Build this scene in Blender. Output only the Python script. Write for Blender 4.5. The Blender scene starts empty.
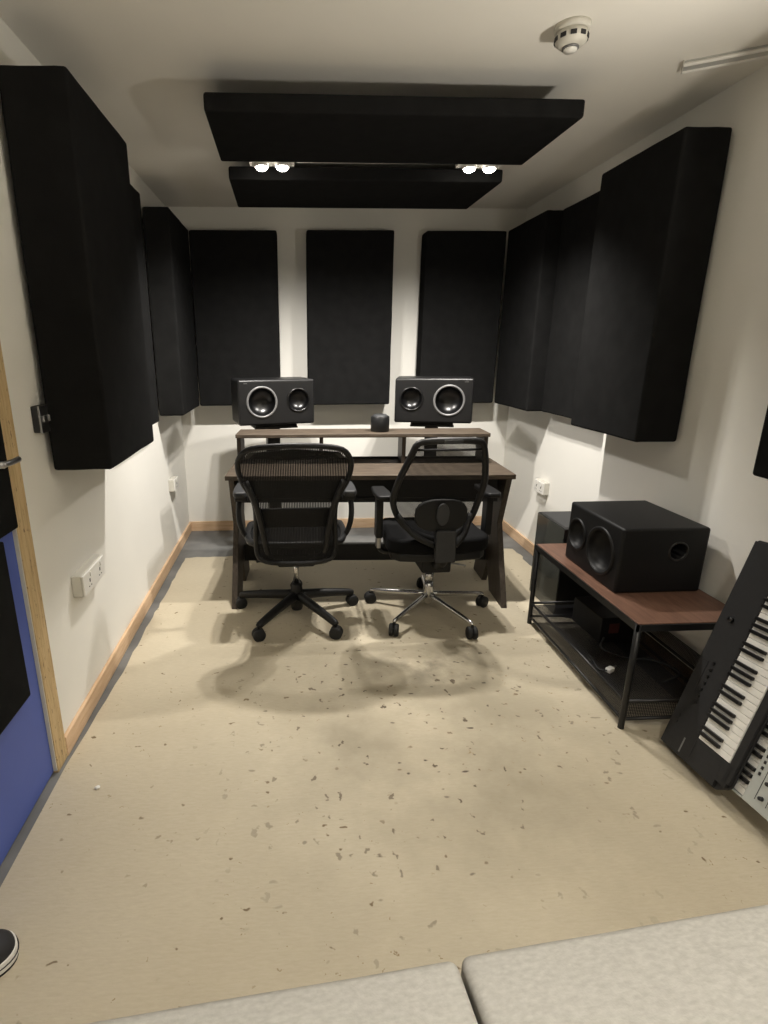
import bpy, bmesh, math, random
from mathutils import Vector, Matrix
random.seed(7)
sc = bpy.context.scene
COL = sc.collection
PI = math.pi

# ------------------------------------------------------------------ camera
CAM_H = 1.46
cd = bpy.data.cameras.new('camera'); cam = bpy.data.objects.new('camera', cd); COL.objects.link(cam)
sc.camera = cam
F_PX, CX = 547.5, 317.6
cd.sensor_fit = 'VERTICAL'; cd.sensor_height = 24.0; cd.lens = 24.0 * F_PX / 1024.0
cd.shift_x = (384.0 - CX) / 1024.0
cd.clip_start = 0.02
_y, _p, _r = .045, -.288, -.006
fw = Vector((math.sin(_y)*math.cos(_p), math.cos(_y)*math.cos(_p), math.sin(_p)))
rt = Vector((math.cos(_y), -math.sin(_y), 0)); up = rt.cross(fw)
rt2 = rt*math.cos(_r) + up*math.sin(_r); up2 = -rt*math.sin(_r) + up*math.cos(_r)
m = Matrix((rt2, up2, -fw)).transposed().to_4x4(); m.translation = Vector((0, 0, CAM_H))
cam.matrix_world = m

# ------------------------------------------------------------------ world, exposure
w = bpy.data.worlds.new('world'); sc.world = w; w.use_nodes = True
w.node_tree.nodes['Background'].inputs[0].default_value = (1, .95, .88, 1)
w.node_tree.nodes['Background'].inputs[1].default_value = 0.0
sc.view_settings.view_transform = 'Standard'; sc.view_settings.look = 'None'
sc.view_settings.gamma = 1.0; sc.view_settings.use_curve_mapping = False
sc.view_settings.exposure = 0.0
SPOT_W = 90.0           # each of the four ceiling spots between the clouds
SPOT_DEG = 140          # their beam angle
SOFA_FILL_W = 54.0           # each spot of the added twin fill fixture above the sofa
UP_FILL_W = 28.0             # the added fill uplighter right of the sofa
SPOT_COL = (1.0, .95, .88); FILL_COL = (1.0, .93, .82)

# ------------------------------------------------------------------ materials
def srgb(r, g, b):
    f = lambda c: (c/12.92 if c <= .04045 else ((c+.055)/1.055)**2.4)
    return (f(r/255), f(g/255), f(b/255), 1)
class NT:
    def __init__(s, name):
        s.m = bpy.data.materials.new(name); s.m.use_nodes = True
        s.t = s.m.node_tree; s.b = s.t.nodes['Principled BSDF']
        s.tc = s.t.nodes.new('ShaderNodeTexCoord')
    def n(s, kind, **kw):
        nd = s.t.nodes.new(kind)
        for k, v in kw.items():
            if k.startswith('i_'):
                key = k[2:]; key = int(key) if key.isdigit() else key.replace('_', ' ')
                nd.inputs[key].default_value = v
            else: setattr(nd, k, v)
        return nd
    def l(s, a, b): s.t.links.new(a, b)
    def mapped(s, scale=(1,1,1), src='Object'):
        mp = s.n('ShaderNodeMapping'); mp.inputs['Scale'].default_value = scale
        s.l(s.tc.outputs[src], mp.inputs[0]); return mp.outputs[0]
    def noise(s, scale, detail=3, vec=None, rough=.5):
        nd = s.n('ShaderNodeTexNoise'); nd.inputs['Scale'].default_value = scale
        nd.inputs['Detail'].default_value = detail; nd.inputs['Roughness'].default_value = rough
        s.l(vec or s.tc.outputs['Object'], nd.inputs['Vector']); return nd.outputs['Fac']
    def ramp(s, fac, stops):
        r = s.n('ShaderNodeValToRGB'); cr = r.color_ramp
        while len(cr.elements) < len(stops): cr.elements.new(.5)
        for e, (p, c) in zip(cr.elements, stops): e.position = p; e.color = c
        s.l(fac, r.inputs[0]); return r.outputs[0]
    def mix(s, fac, a, b, mode='MIX'):
        nd = s.n('ShaderNodeMix', data_type='RGBA', blend_type=mode)
        for i, v in ((0, fac), (6, a), (7, b)):
            if hasattr(v, 'is_linked'): s.l(v, nd.inputs[i])
            else: nd.inputs[i].default_value = v
        return nd.outputs[2]
    def bump(s, h, strength=.2, dist=.002):
        b = s.n('ShaderNodeBump'); b.inputs['Strength'].default_value = strength; b.inputs['Distance'].default_value = dist
        s.l(h, b.inputs['Height']); s.l(b.outputs[0], s.b.inputs['Normal'])
    def base(s, c):
        if hasattr(c, 'is_linked'): s.l(c, s.b.inputs['Base Color'])
        else: s.b.inputs['Base Color'].default_value = c
    def set(s, rough=.5, metal=0, spec=.5):
        s.b.inputs['Roughness'].default_value = rough; s.b.inputs['Metallic'].default_value = metal
        s.b.inputs['Specular IOR Level'].default_value = spec
def simple(name, col, rough=.5, metal=0, spec=.5, var=.12, nscale=30, bump=0, bscale=200):
    t = NT(name); c2 = tuple(max(0, x*(1-var)) for x in col[:3]) + (1,)
    t.base(t.ramp(t.noise(nscale), [(.35, c2), (.65, col)])); t.set(rough, metal, spec)
    if bump: t.bump(t.noise(bscale, 2), bump)
    return t.m
M = {}
# painted plaster
def wallmat(name, col):
    t = NT(name); a = tuple(x*.96 for x in col[:3]) + (1,)
    t.base(t.ramp(t.noise(2.5, 4), [(.3, a), (.7, col)])); t.set(.75, 0, .3)
    t.bump(t.noise(120, 3), .08, .001); return t.m
M['wall'] = wallmat('white wall paint', srgb(238, 236, 229))
M['ceil'] = wallmat('ceiling paint', srgb(240, 237, 229))
# black acoustic fabric
t = NT('black acoustic fabric'); t.base(t.ramp(t.noise(14, 4), [(.3, srgb(28, 28, 28)), (.7, srgb(33, 33, 33))])); t.set(.95, 0, .02); t.bump(t.noise(500, 2), .3, .001); M['fabric'] = t.m
M['black'] = simple('black plastic', srgb(15, 15, 16), .5, 0, .4)
M['satin'] = simple('satin black paint', srgb(21, 21, 22), .42, 0, .45, bump=.05, bscale=400)
M['blackmetal'] = simple('black powder coat', srgb(16, 16, 17), .4, 0, .5)
M['rubber'] = simple('rubber', srgb(20, 20, 20), .7)
M['darkgrey'] = simple('dark grey plastic', srgb(46, 47, 49), .55)
M['chrome'] = simple('chrome', srgb(205, 205, 205), .18, 1, .5, .03)
M['steel'] = simple('brushed steel', srgb(170, 170, 172), .35, 1, .5, .08)
M['greyring'] = simple('grey ring', srgb(120, 120, 120), .4, .2, .5)
M['subblack'] = simple('matt black vinyl', srgb(17, 17, 18), .5, 0, .3)
M['cone'] = simple('cone black', srgb(12, 12, 13), .3, 0, .6)
M['whiteplastic'] = simple('white plastic', srgb(228, 226, 220), .4, 0, .5, .03)
M['offwhite'] = simple('offwhite plastic', srgb(205, 202, 192), .5, 0, .5, .05)
M['ivory'] = simple('white key', srgb(232, 230, 224), .3, 0, .5, .02)
M['keyblack'] = simple('black key', srgb(18, 18, 19), .3, 0, .5)
M['kbbody'] = simple('keyboard body', srgb(34, 34, 35), .6, 0, .4, .15, 60, .1, 600)
M['silver'] = simple('silver synth body', srgb(184, 188, 184), .45, .1, .5, .05)
M['inkblack'] = simple('ink', srgb(35, 35, 38), .6)
M['blue'] = simple('blue door paint', srgb(80, 98, 172), .55, 0, .4, .06, 4)
M['glass'] = simple('reflection grey glass', srgb(66, 68, 64), .12, 0, .8)  # grey tone stands in for floor and wall reflected in the glass
M['red'] = simple('red label', srgb(84, 36, 33), .6)
M['seatfabric'] = simple('black seat fabric', srgb(15, 15, 16), .9, 0, .15, .2, 200, .3, 900)
# pale pine
def wood(name, c1, c2, c3, sc_=(1, 1, 1), rough=.55, knots=False):
    t = NT(name); v = t.mapped(sc_)
    g = t.noise(6, 6, v, .65); c = t.ramp(g, [(.3, c1), (.5, c2), (.7, c3)])
    if knots:
        vo = t.n('ShaderNodeTexVoronoi'); vo.inputs['Scale'].default_value = 4; t.l(t.tc.outputs['Object'], vo.inputs['Vector'])
        k = t.ramp(vo.outputs['Distance'], [(.0, (1,1,1,1)), (.06, (0,0,0,1))])
        c = t.mix(k, c, srgb(120, 70, 40))
    t.base(c); t.set(rough, 0, .35); t.bump(g, .15, .001); return t.m
M['pineY'] = wood('pine skirting along', srgb(200, 166, 130), srgb(216, 184, 150), srgb(224, 196, 164), (14, 1.2, 14), knots=True)
M['pineX'] = wood('pine skirting across', srgb(200, 166, 130), srgb(216, 184, 150), srgb(224, 196, 164), (1.2, 14, 14), knots=True)
t = NT('rough pine door lining'); g = t.noise(5, 6, t.mapped((20, 20, 1.5)), .7)
c = t.ramp(g, [(.3, srgb(168, 142, 100)), (.5, srgb(196, 170, 126)), (.7, srgb(206, 182, 140))])
g2 = t.noise(9, 5, t.mapped((6, 10, 3)), .7); c = t.mix(t.ramp(g2, [(.60, (0,0,0,1)), (.66, (1,1,1,1))]), c, srgb(104, 84, 56)); t.base(c); t.set(.7); M['lining'] = t.m
M['deskwood'] = wood('dark grained desk board', srgb(58, 50, 43), srgb(84, 74, 63), srgb(104, 92, 79), (1.6, 16, 16), .5)
M['deskside'] = wood('dark grained desk side', srgb(48, 42, 36), srgb(66, 58, 50), srgb(82, 73, 64), (16, 16, 1.6), .5)
M['brown'] = wood('walnut bench board', srgb(88, 64, 52), srgb(106, 78, 64), srgb(118, 88, 72), (14, 1.2, 14), .45)
# bare floor
t = NT('bare grey floor'); t.base(t.ramp(t.noise(5, 6), [(.3, srgb(96, 97, 97)), (.7, srgb(122, 122, 120))])); t.set(.55, 0, .4); M['floor'] = t.m
# cream floor sheet with dark scuffs
t = NT('cream floor sheet')
base = t.ramp(t.noise(1.1, 5), [(.3, srgb(190, 179, 156)), (.7, srgb(206, 196, 174))])
fibre = t.ramp(t.noise(30, 4, t.mapped((1, 5, 1)), .7), [(.3, (.9, .89, .87, 1)), (.7, (1, 1, 1, 1))])
base = t.mix(1.0, base, fibre, 'MULTIPLY')
def flecks(scale, stretch, lo, hi, thr, lo2):
    wv = t.noise(3, 2); 
    vo = t.n('ShaderNodeTexVoronoi'); vo.inputs['Scale'].default_value = scale
    nm = t.n('ShaderNodeTexNoise'); nm.inputs['Scale'].default_value = scale*1.5; t.l(t.tc.outputs['Object'], nm.inputs['Vector'])
    ad = t.n('ShaderNodeVectorMath', operation='MULTIPLY_ADD'); ad.inputs[1].default_value = (.06,)*3
    t.l(nm.outputs['Color'], ad.inputs[0]); t.l(t.mapped(stretch), ad.inputs[2]); t.l(ad.outputs[0], vo.inputs['Vector'])
    d = t.ramp(vo.outputs['Distance'], [(lo, (1,1,1,1)), (hi, (0,0,0,1))])
    sep = t.n('ShaderNodeSeparateColor'); t.l(vo.outputs['Color'], sep.inputs[0])
    k = t.ramp(sep.outputs[0], [(thr, (0,0,0,1)), (thr+.02, (1,1,1,1))])
    ar = t.ramp(t.noise(1.3, 2), [(lo2, (0.0,0,0,1)), (lo2+.12, (1,1,1,1))])
    return t.mix(1.0, t.mix(1.0, d, k, 'MULTIPLY'), ar, 'MULTIPLY')
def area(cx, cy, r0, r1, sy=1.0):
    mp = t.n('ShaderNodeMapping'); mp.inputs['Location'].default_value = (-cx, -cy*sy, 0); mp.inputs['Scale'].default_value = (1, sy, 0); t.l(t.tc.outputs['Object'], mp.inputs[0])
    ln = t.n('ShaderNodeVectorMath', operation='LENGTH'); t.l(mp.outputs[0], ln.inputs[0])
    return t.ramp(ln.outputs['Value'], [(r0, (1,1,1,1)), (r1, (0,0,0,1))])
mid_area = area(.5, 1.9, .35, 1.0, .8)
mottle = t.ramp(t.noise(1.6, 6, None, .6), [(.36, (.15,.15,.15,1)), (.62, (1,1,1,1))])
base = t.mix(t.mix(1.0, t.mix(1.0, mid_area, mottle, 'MULTIPLY'), (.75,.75,.75,1), 'MULTIPLY'), base, srgb(138, 130, 110))  # blotchy darkening of the sheet around the middle of the room
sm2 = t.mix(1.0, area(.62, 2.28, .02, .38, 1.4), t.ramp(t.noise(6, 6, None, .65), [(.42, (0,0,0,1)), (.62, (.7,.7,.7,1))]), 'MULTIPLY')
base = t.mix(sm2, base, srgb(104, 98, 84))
base = t.mix(t.mix(1.0, mid_area, flecks(20, (1, .7, 1), .12, .19, .30, .30), 'MULTIPLY'), base, srgb(96, 84, 68))
base = t.mix(flecks(17, (1, 1.3, 1), .09, .16, .60, .36), base, srgb(118, 102, 78))
base = t.mix(flecks(34, (1, 1, 1), .09, .16, .74, .40), base, srgb(146, 128, 98))
base = t.mix(t.mix(1.0, mid_area, flecks(11, (1, 2.0, 1), .08, .14, .45, .34), 'MULTIPLY'), base, srgb(84, 74, 62))
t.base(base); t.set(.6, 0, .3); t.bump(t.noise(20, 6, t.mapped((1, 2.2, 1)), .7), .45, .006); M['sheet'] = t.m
# sofa weave
t = NT('pale grey sofa weave'); t.base(t.ramp(t.noise(70, 5, t.mapped((1, 2, 1))), [(.3, srgb(182, 180, 174)), (.7, srgb(200, 198, 192))])); t.set(.95, 0, .1)
t.bump(t.noise(350, 3), .3, .0015); M['sofa'] = t.m
# see-through chair mesh
def sheer(name, col, open_, sx):
    t = NT(name); t.base(col); t.set(.7, 0, .3)
    wv = t.n('ShaderNodeTexWave', wave_type='BANDS', bands_direction='X'); wv.inputs['Scale'].default_value = sx
    t.l(t.tc.outputs['Object'], wv.inputs[0])
    a = t.ramp(wv.outputs['Fac'], [(open_-.1, (0,0,0,1)), (open_+.1, (1,1,1,1))])
    t.l(a, t.b.inputs['Alpha']); return t.m
M['pellicle'] = sheer('woven pellicle', srgb(16, 16, 17), .11, 40)
M['sheermesh'] = sheer('sheer chair mesh', srgb(16, 16, 17), .34, 60)
# perforated steel: round holes on a square pitch, in the plane of the sheet
def perforated(name, flat):
    t = NT(name); t.base(srgb(26, 26, 28)); t.set(.45, .2)
    sp = t.n('ShaderNodeSeparateXYZ'); cb = t.n('ShaderNodeCombineXYZ'); t.l(t.tc.outputs['Object'], sp.inputs[0])
    if flat: t.l(sp.outputs[0], cb.inputs[0]); t.l(sp.outputs[1], cb.inputs[1])
    else:
        ad = t.n('ShaderNodeMath', operation='ADD'); t.l(sp.outputs[0], ad.inputs[0]); t.l(sp.outputs[1], ad.inputs[1])
        t.l(ad.outputs[0], cb.inputs[0]); t.l(sp.outputs[2], cb.inputs[1])
    vo = t.n('ShaderNodeTexVoronoi', voronoi_dimensions='2D'); vo.inputs['Scale'].default_value = 140; vo.inputs['Randomness'].default_value = 0
    t.l(cb.outputs[0], vo.inputs['Vector'])
    t.l(t.ramp(vo.outputs['Distance'], [(.36, (0,0,0,1)), (.42, (1,1,1,1))]), t.b.inputs['Alpha']); return t.m
M['perf'] = perforated('perforated steel shelf', True); M['perfside'] = perforated('perforated steel side', False)
def emis(name, col, s):
    t = NT(name); t.base(srgb(255, 255, 255)); t.b.inputs['Emission Color'].default_value = (*col, 1); t.b.inputs['Emission Strength'].default_value = s; return t.m
M['lamp'] = emis('lit lamp', (1, .93, .82), 40)
M['fillbulb'] = emis('lit fill bulb', (1, .9, .75), 5)
t = NT('clear plastic'); t.base(srgb(190, 190, 186)); t.set(.25, 0, .6); M['clear'] = t.m

# ------------------------------------------------------------------ geometry helpers
def tag(o, label=None, cat=None, group=None, kind=None):
    for k, v in (('label', label), ('category', cat), ('group', group), ('kind', kind)):
        if v: o[k] = v
    return o
def obj(name, bm, mat, parent=None, smooth=False, bevel=0, seg=2, sub=0):
    if bm.faces: bmesh.ops.recalc_face_normals(bm, faces=bm.faces)
    me = bpy.data.meshes.new(name); bm.to_mesh(me); bm.free()
    for m_ in (mat if isinstance(mat, list) else [mat]): me.materials.append(m_)
    o = bpy.data.objects.new(name, me); COL.objects.link(o)
    if parent: o.parent = parent
    if smooth:
        for p in me.polygons: p.use_smooth = True
    if bevel:
        md = o.modifiers.new('bevel', 'BEVEL'); md.width = bevel; md.segments = seg; md.limit_method = 'ANGLE'; md.angle_limit = .6
        for p in me.polygons: p.use_smooth = True
        wn = o.modifiers.new('wn', 'WEIGHTED_NORMAL'); wn.keep_sharp = False
    if sub:
        md = o.modifiers.new('sub', 'SUBSURF'); md.levels = sub; md.render_levels = sub
        for p in me.polygons: p.use_smooth = True
    return o
def thing(name, loc, rz, label, cat, group=None):
    o = bpy.data.objects.new(name, None); COL.objects.link(o); o.empty_display_size = .1
    o.location = loc; o.rotation_euler = (0, 0, rz)
    return tag(o, label, cat, group)
def B(): return bmesh.new()
def box(bm, c0, c1, M4=None, mi=0):
    x0, y0, z0 = c0; x1, y1, z1 = c1
    vs = [bm.verts.new(p) for p in ((x0,y0,z0),(x1,y0,z0),(x1,y1,z0),(x0,y1,z0),(x0,y0,z1),(x1,y0,z1),(x1,y1,z1),(x0,y1,z1))]
    if M4:
        for v in vs: v.co = M4 @ v.co
    for f in ((0,3,2,1),(4,5,6,7),(0,1,5,4),(1,2,6,5),(2,3,7,6),(3,0,4,7)):
        bm.faces.new([vs[i] for i in f]).material_index = mi
    return bm
def tube(bm, pts, r, seg=10, closed=False, flat=1.0, upv=None):
    pts = [Vector(p) for p in pts]; n = len(pts); rs = r if isinstance(r, (list, tuple)) else [r]*n
    rings = []; prev = None
    for i, p in enumerate(pts):
        a = pts[(i-1) % n] if (closed or i > 0) else p; b = pts[(i+1) % n] if (closed or i < n-1) else p
        d = (b-a).normalized()
        if prev is None:
            ref = Vector(upv) if upv else (Vector((0,0,1)) if abs(d.z) < .9 else Vector((1,0,0)))
            u = d.cross(ref).normalized()
        else: u = (prev - d*prev.dot(d)).normalized()
        prev = u; v = d.cross(u)
        rings.append([bm.verts.new(p + (u*math.cos(t)*flat + v*math.sin(t))*rs[i]) for t in [2*PI*k/seg for k in range(seg)]])
    m_ = n if closed else n-1
    for i in range(m_):
        A, Bq = rings[i], rings[(i+1) % n]
        for k in range(seg): bm.faces.new((A[k], A[(k+1) % seg], Bq[(k+1) % seg], Bq[k]))
    if not closed: bm.faces.new(rings[0]); bm.faces.new(rings[-1])
    return bm
def lathe(bm, prof, M4=None, seg=24, mi=0, cap=True):
    M4 = M4 or Matrix(); rings = []
    for r, z in prof:
        if r < 1e-6: rings.append([bm.verts.new(M4 @ Vector((0, 0, z)))])
        else: rings.append([bm.verts.new(M4 @ Vector((r*math.cos(2*PI*k/seg), r*math.sin(2*PI*k/seg), z))) for k in range(seg)])
    for a, b in zip(rings, rings[1:]):
        for k in range(seg):
            k2 = (k+1) % seg
            if len(a) == 1 and len(b) == 1: continue
            if len(a) == 1: f = bm.faces.new((a[0], b[k2], b[k]))
            elif len(b) == 1: f = bm.faces.new((a[k], a[k2], b[0]))
            else: f = bm.faces.new((a[k], a[k2], b[k2], b[k]))
            f.material_index = mi
    if cap and len(rings[0]) > 1: bm.faces.new(rings[0][::-1]).material_index = mi
    if cap and len(rings[-1]) > 1: bm.faces.new(rings[-1]).material_index = mi
    return bm
def prism(bm, poly, fn, t0, t1):
    """poly of (a,b); fn(a,b,t)->xyz"""
    A = [bm.verts.new(fn(a, b, t0)) for a, b in poly]; Bq = [bm.verts.new(fn(a, b, t1)) for a, b in poly]
    n = len(poly); bm.faces.new(A[::-1]); bm.faces.new(Bq)
    for i in range(n): bm.faces.new((A[i], A[(i+1) % n], Bq[(i+1) % n], Bq[i]))
    return bm
def smooth_loop(pts, n=4):
    """Catmull-Rom through a closed loop"""
    out = []; L = len(pts); V = [Vector(p) for p in pts]
    for i in range(L):
        p0, p1, p2, p3 = V[i-1], V[i], V[(i+1) % L], V[(i+2) % L]
        for k in range(n):
            t = k/n
            out.append(.5*((2*p1) + (p2-p0)*t + (2*p0-5*p1+4*p2-p3)*t*t + (3*p1-p0-3*p2+p3)*t**3))
    return out
def smooth_path(pts, n=5):
    V = [Vector(p) for p in pts]; V = [V[0]*2-V[1]] + V + [V[-1]*2-V[-2]]; out = []
    for i in range(1, len(V)-2):
        p0, p1, p2, p3 = V[i-1:i+3]
        for k in range(n):
            t = k/n; out.append(.5*((2*p1) + (p2-p0)*t + (2*p0-5*p1+4*p2-p3)*t*t + (3*p1-p0-3*p2+p3)*t**3))
    return out + [V[-2]]
def copy_tree(o, parent=None):
    c = o.copy(); COL.objects.link(c)
    if parent: c.parent = parent
    for ch in list(o.children): copy_tree(ch, c)
    return c
def axisM(loc, d, roll=0):
    """matrix whose +Z is d"""
    q = Vector(d).normalized().to_track_quat('Z', 'Y'); mm = q.to_matrix().to_4x4(); mm.translation = Vector(loc); return mm
def struct(name, bm, mat, **k): return tag(obj(name, bm, mat, **k), kind='structure')

# ------------------------------------------------------------------ room shell
XL, XR, YB, YN, ZC = -.879, 1.761, 4.439, -1.6, 2.452
DY0, DY1, DZ = .78, 1.672, 2.06      # door opening in the left wall
struct('floor', box(B(), (XL-.15, YN-.1, -.12), (XR+.12, YB+.12, 0)), M['floor'])
struct('ceiling', box(B(), (XL-.15, YN-.1, ZC), (XR+.12, YB+.12, ZC+.12)), M['ceil'])
bm = B()
box(bm, (XL-.12, DY1+.085, 0), (XL, YB, ZC)); box(bm, (XL-.12, YN, 0), (XL, DY0-.085, ZC)); box(bm, (XL-.12, DY0-.085, DZ+.085), (XL, DY1+.085, ZC))
struct('wall_left', bm, M['wall'])
struct('wall_right', box(B(), (XR, YN, 0), (XR+.12, YB, ZC)), M['wall'])
struct('wall_back', box(B(), (XL-.12, YB, 0), (XR+.12, YB+.12, ZC)), M['wall'])
struct('wall_front', box(B(), (XL-.12, YN-.1, 0), (XR+.12, YN, ZC)), M['wall'])
struct('baseboard_left', box(B(), (XL, DY1+.085, 0), (XL+.016, YB, .082)), M['pineY'], bevel=.003)
struct('baseboard_back', box(B(), (XL+.016, YB-.016, 0), (XR-.016, YB, .082)), M['pineX'], bevel=.003)
struct('baseboard_right', box(B(), (XR-.016, YN, 0), (XR, YB, .082)), M['pineY'], bevel=.003)
# door lining and leaf
bm = B()
box(bm, (XL-.12, DY1, 0), (XL+.013, DY1+.085, DZ+.085)); box(bm, (XL-.12, DY0-.085, 0), (XL+.013, DY0, DZ+.085)); box(bm, (XL-.12, DY0, DZ), (XL+.013, DY1, DZ+.085))
struct('trim_1', bm, M['lining'], bevel=.003)
d = struct('door_1', box(B(), (XL-.040, DY0+.004, .012), (XL-.001, DY1-.006, DZ-.006)), M['blue'], bevel=.002)
obj('door_stop', box(box(B(), (XL-.05, DY1-.005, .012), (XL+.010, DY1-.0003, DZ-.001)), (XL-.05, DY0+.0003, .012), (XL+.010, DY0+.003, DZ-.001)), M['offwhite'], d)
struct('trim_2', box(B(), (XL-.12, DY0, 0), (XL-.012, DY1, .012)), M['offwhite'])
hb = B(); lathe(hb, [(.024, 0), (.024, .008), (.01, .010), (.01, .045), (0, .045)], axisM((XL-.001, 1.60, 1.145), (1, 0, 0)))
tube(hb, smooth_path([(XL+.040, 1.60, 1.145), (XL+.044, 1.63, 1.145), (XL+.042, 1.69, 1.145)]), .009)
h = obj('door_handle', hb, M['steel'], d, smooth=True)

# cream floor sheet with ragged edges
bm = B(); pts = []
def edge(a, b, n, amp):
    for i in range(n):
        t = i/n; x = a[0]+(b[0]-a[0])*t; y = a[1]+(b[1]-a[1])*t
        dx, dy = b[0]-a[0], b[1]-a[1]; L = math.hypot(dx, dy); j = random.uniform(-amp, amp)
        pts.append((x-dy/L*j, y+dx/L*j))
edge((-.852, -1.5), (-.852, 1.7), 4, .001); edge((-.852, 1.7), (-.825, 2.3), 6, .003); edge((-.825, 2.3), (-.80, 3.80), 24, .005)
edge((-.80, 3.80), (1.655, 3.83), 60, .013); edge((1.655, 3.83), (1.64, 2.6), 30, .012); edge((1.64, 2.6), (1.62, -1.5), 20, .006)
prism(bm, pts, lambda a, b, t: (a, b, t), 0.0005, .004)
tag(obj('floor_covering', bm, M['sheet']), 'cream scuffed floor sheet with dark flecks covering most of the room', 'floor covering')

# ------------------------------------------------------------------ acoustic panels
def panel(c0, c1, label, group, bev=.012):
    c0, c1 = list(c0), list(c1)                            # battens hold each panel 2 cm off the wall
    if c0[0] == XL: c0[0] += .021
    if c1[0] == XR: c1[0] -= .021
    if c1[1] == YB: c1[1] -= .021
    c = [(c0[i]+c1[i])/2 for i in range(3)]; hs = [(c1[i]-c0[i])/2 for i in range(3)]
    bm = box(B(), [-v for v in hs], hs)
    bmesh.ops.subdivide_edges(bm, edges=bm.edges, cuts=5, use_grid_fill=True)
    for v in bm.verts:                                    # fabric pulled tight over a frame, a hair uneven
        v.co += Vector([random.uniform(-.0012, .0012) for _ in range(3)])
    o = obj('acoustic_panel', bm, M['fabric'], bevel=bev, seg=3); o.location = c
    return tag(o, label, 'acoustic panel', group)
Z0, Z1 = 1.055, 2.27
g = 'black fabric acoustic panels hung on the walls'
panel((XL, 1.965, Z0-.005), (-.65, 2.60, 2.275), 'thick black fabric bass trap nearest on left wall beside the metal switch', g)
panel((XL, 2.72, Z0), (-.79, 3.33, Z1), 'thin black panel on left wall, just behind the big nearest one', g)
panel((XL, 3.615, Z0), (-.70, 4.262, Z1), 'black fabric panel on left wall, farthest, meeting the back corner', g)
panel((-.70, 4.262, Z0), (-.085, YB, Z1), 'black panel on back wall, left of three, behind the left monitor speaker', g)
panel((.125, 4.25, Z0), (.75, YB, Z1), 'black panel centred on back wall between white wall strips', g)
panel((.98, 4.262, Z0), (1.565, YB, Z1), 'black panel on back wall, right of three, behind the right monitor speaker', g)
panel((1.57, 3.65, Z0), (XR, 4.262, Z1), 'black fabric panel on right wall, farthest, meeting the back corner', g)
panel((1.665, 3.02, Z0), (XR, 3.635, Z1), 'thin black panel on right wall between the two thicker ones', g)
panel((1.545, 2.39, Z0-.005), (XR, 2.995, 2.285), 'thick black fabric bass trap on right wall above the black subwoofer', g)
panel((1.56, 1.14, Z0-.015), (XR, 1.76, Z1-.015), 'black panel on right wall cut by photo edge above the keyboards', g)
def cloud(y0, y1, label):
    t = thing('ceiling_cloud', (.406, (y0+y1)/2, 2.29), .012, label, 'acoustic panel', 'black acoustic clouds hung from ceiling')
    bm = box(B(), (-.708, -(y1-y0)/2, 0), (.708, (y1-y0)/2, .062))
    obj('panel', bm, M['fabric'], t, bevel=.01, seg=3)
    for sx in (-.6, .6):
        for hy in (.10, .20): obj('hanger', tube(B(), [(sx, hy, .06), (sx, hy, ZC-2.29)], .003, 6), M['steel'], t)
cloud(2.335, 2.895, 'nearer wide black acoustic cloud hung under ceiling, in front of the spotlights')
cloud(3.165, 3.74, 'farther black acoustic cloud hung under ceiling, behind the spotlights')
# the two panels on the door
def doorpanel(y0, y1, z0, z1, label):
    o = obj('acoustic_panel', box(B(), (XL-.0005, y0, z0), (XL+.024, y1, z1)), M['fabric'], bevel=.006)
    tag(o, label, 'acoustic panel', 'black pads fixed to the door')
doorpanel(.83, 1.565, .40, .925, 'black lower pad fixed to the blue door, near floor')
doorpanel(.83, 1.662, .935, 1.95, 'upper black pad fixed to the blue door, reaching the wooden frame')

# ------------------------------------------------------------------ ceiling fittings
def spot_fixture(x, y, label, watts=SPOT_W, deg=SPOT_DEG, zh=2.325, grp='twin ceiling spotlights between the clouds', aim=.20):
    t = thing('spotlight', (x, y, ZC), 0, label, 'spotlight', grp)
    zb = zh-ZC
    obj('housing', box(B(), (-.11, -.04, zb), (.11, .04, zb+.035)), M['whiteplastic'], t, bevel=.004)
    obj('stem', tube(B(), [(0, 0, zb+.03), (0, 0, 0)], .012), M['whiteplastic'], t)
    obj('ceiling_plate', lathe(B(), [(.05, -.012), (.05, 0)]), M['whiteplastic'], t)
    for sx in (-.05, .05):
        hd = obj('lamp_head', lathe(B(), [(.034, zb+.01), (.036, zb-.012), (.032, zb-.014)], Matrix.Translation((sx, 0, 0))), M['whiteplastic'], t, smooth=True)
        obj('bulb', lathe(B(), [(.029, zb-.0145), (.026, zb-.022), (.016, zb-.028), (0, zb-.030)], Matrix.Translation((sx, 0, 0))), M['lamp'], hd, smooth=True)
        ld = bpy.data.lights.new('spot_beam', 'SPOT'); ld.energy = watts; ld.color = SPOT_COL; ld.spot_size = math.radians(deg); ld.spot_blend = 1.0; ld.shadow_soft_size = .022
        lo = bpy.data.objects.new('spot_beam', ld); COL.objects.link(lo); lo.parent = t; lo.location = (sx, 0, zb-.045); lo.rotation_euler = (aim, 0, 0)
spot_fixture(-.075, 3.03, 'left twin spotlight glowing between the two black ceiling clouds')
spot_fixture(.945, 3.03, 'right twin spotlight glowing between the two black ceiling clouds')
bm = box(B(), (.045, 3.022, 2.332), (.825, 3.038, 2.350))
lt = obj('lighting_track', bm, M['whiteplastic'], bevel=.002); tag(lt, 'thin white bar on ceiling joining the two twin spotlights', 'lighting track')
for x in (.25, .62): obj('mount', tube(B(), [(x, 3.03, 2.348), (x, 3.03, ZC)], .006, 8), M['whiteplastic'], lt)
# added unseen fill: same twin fixture above the sofa, brightening the near room
spot_fixture(.45, -.25, 'added fill twin spotlight above the sofa, out of view', SOFA_FILL_W, 140, ZC-.05, None, 0)
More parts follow.
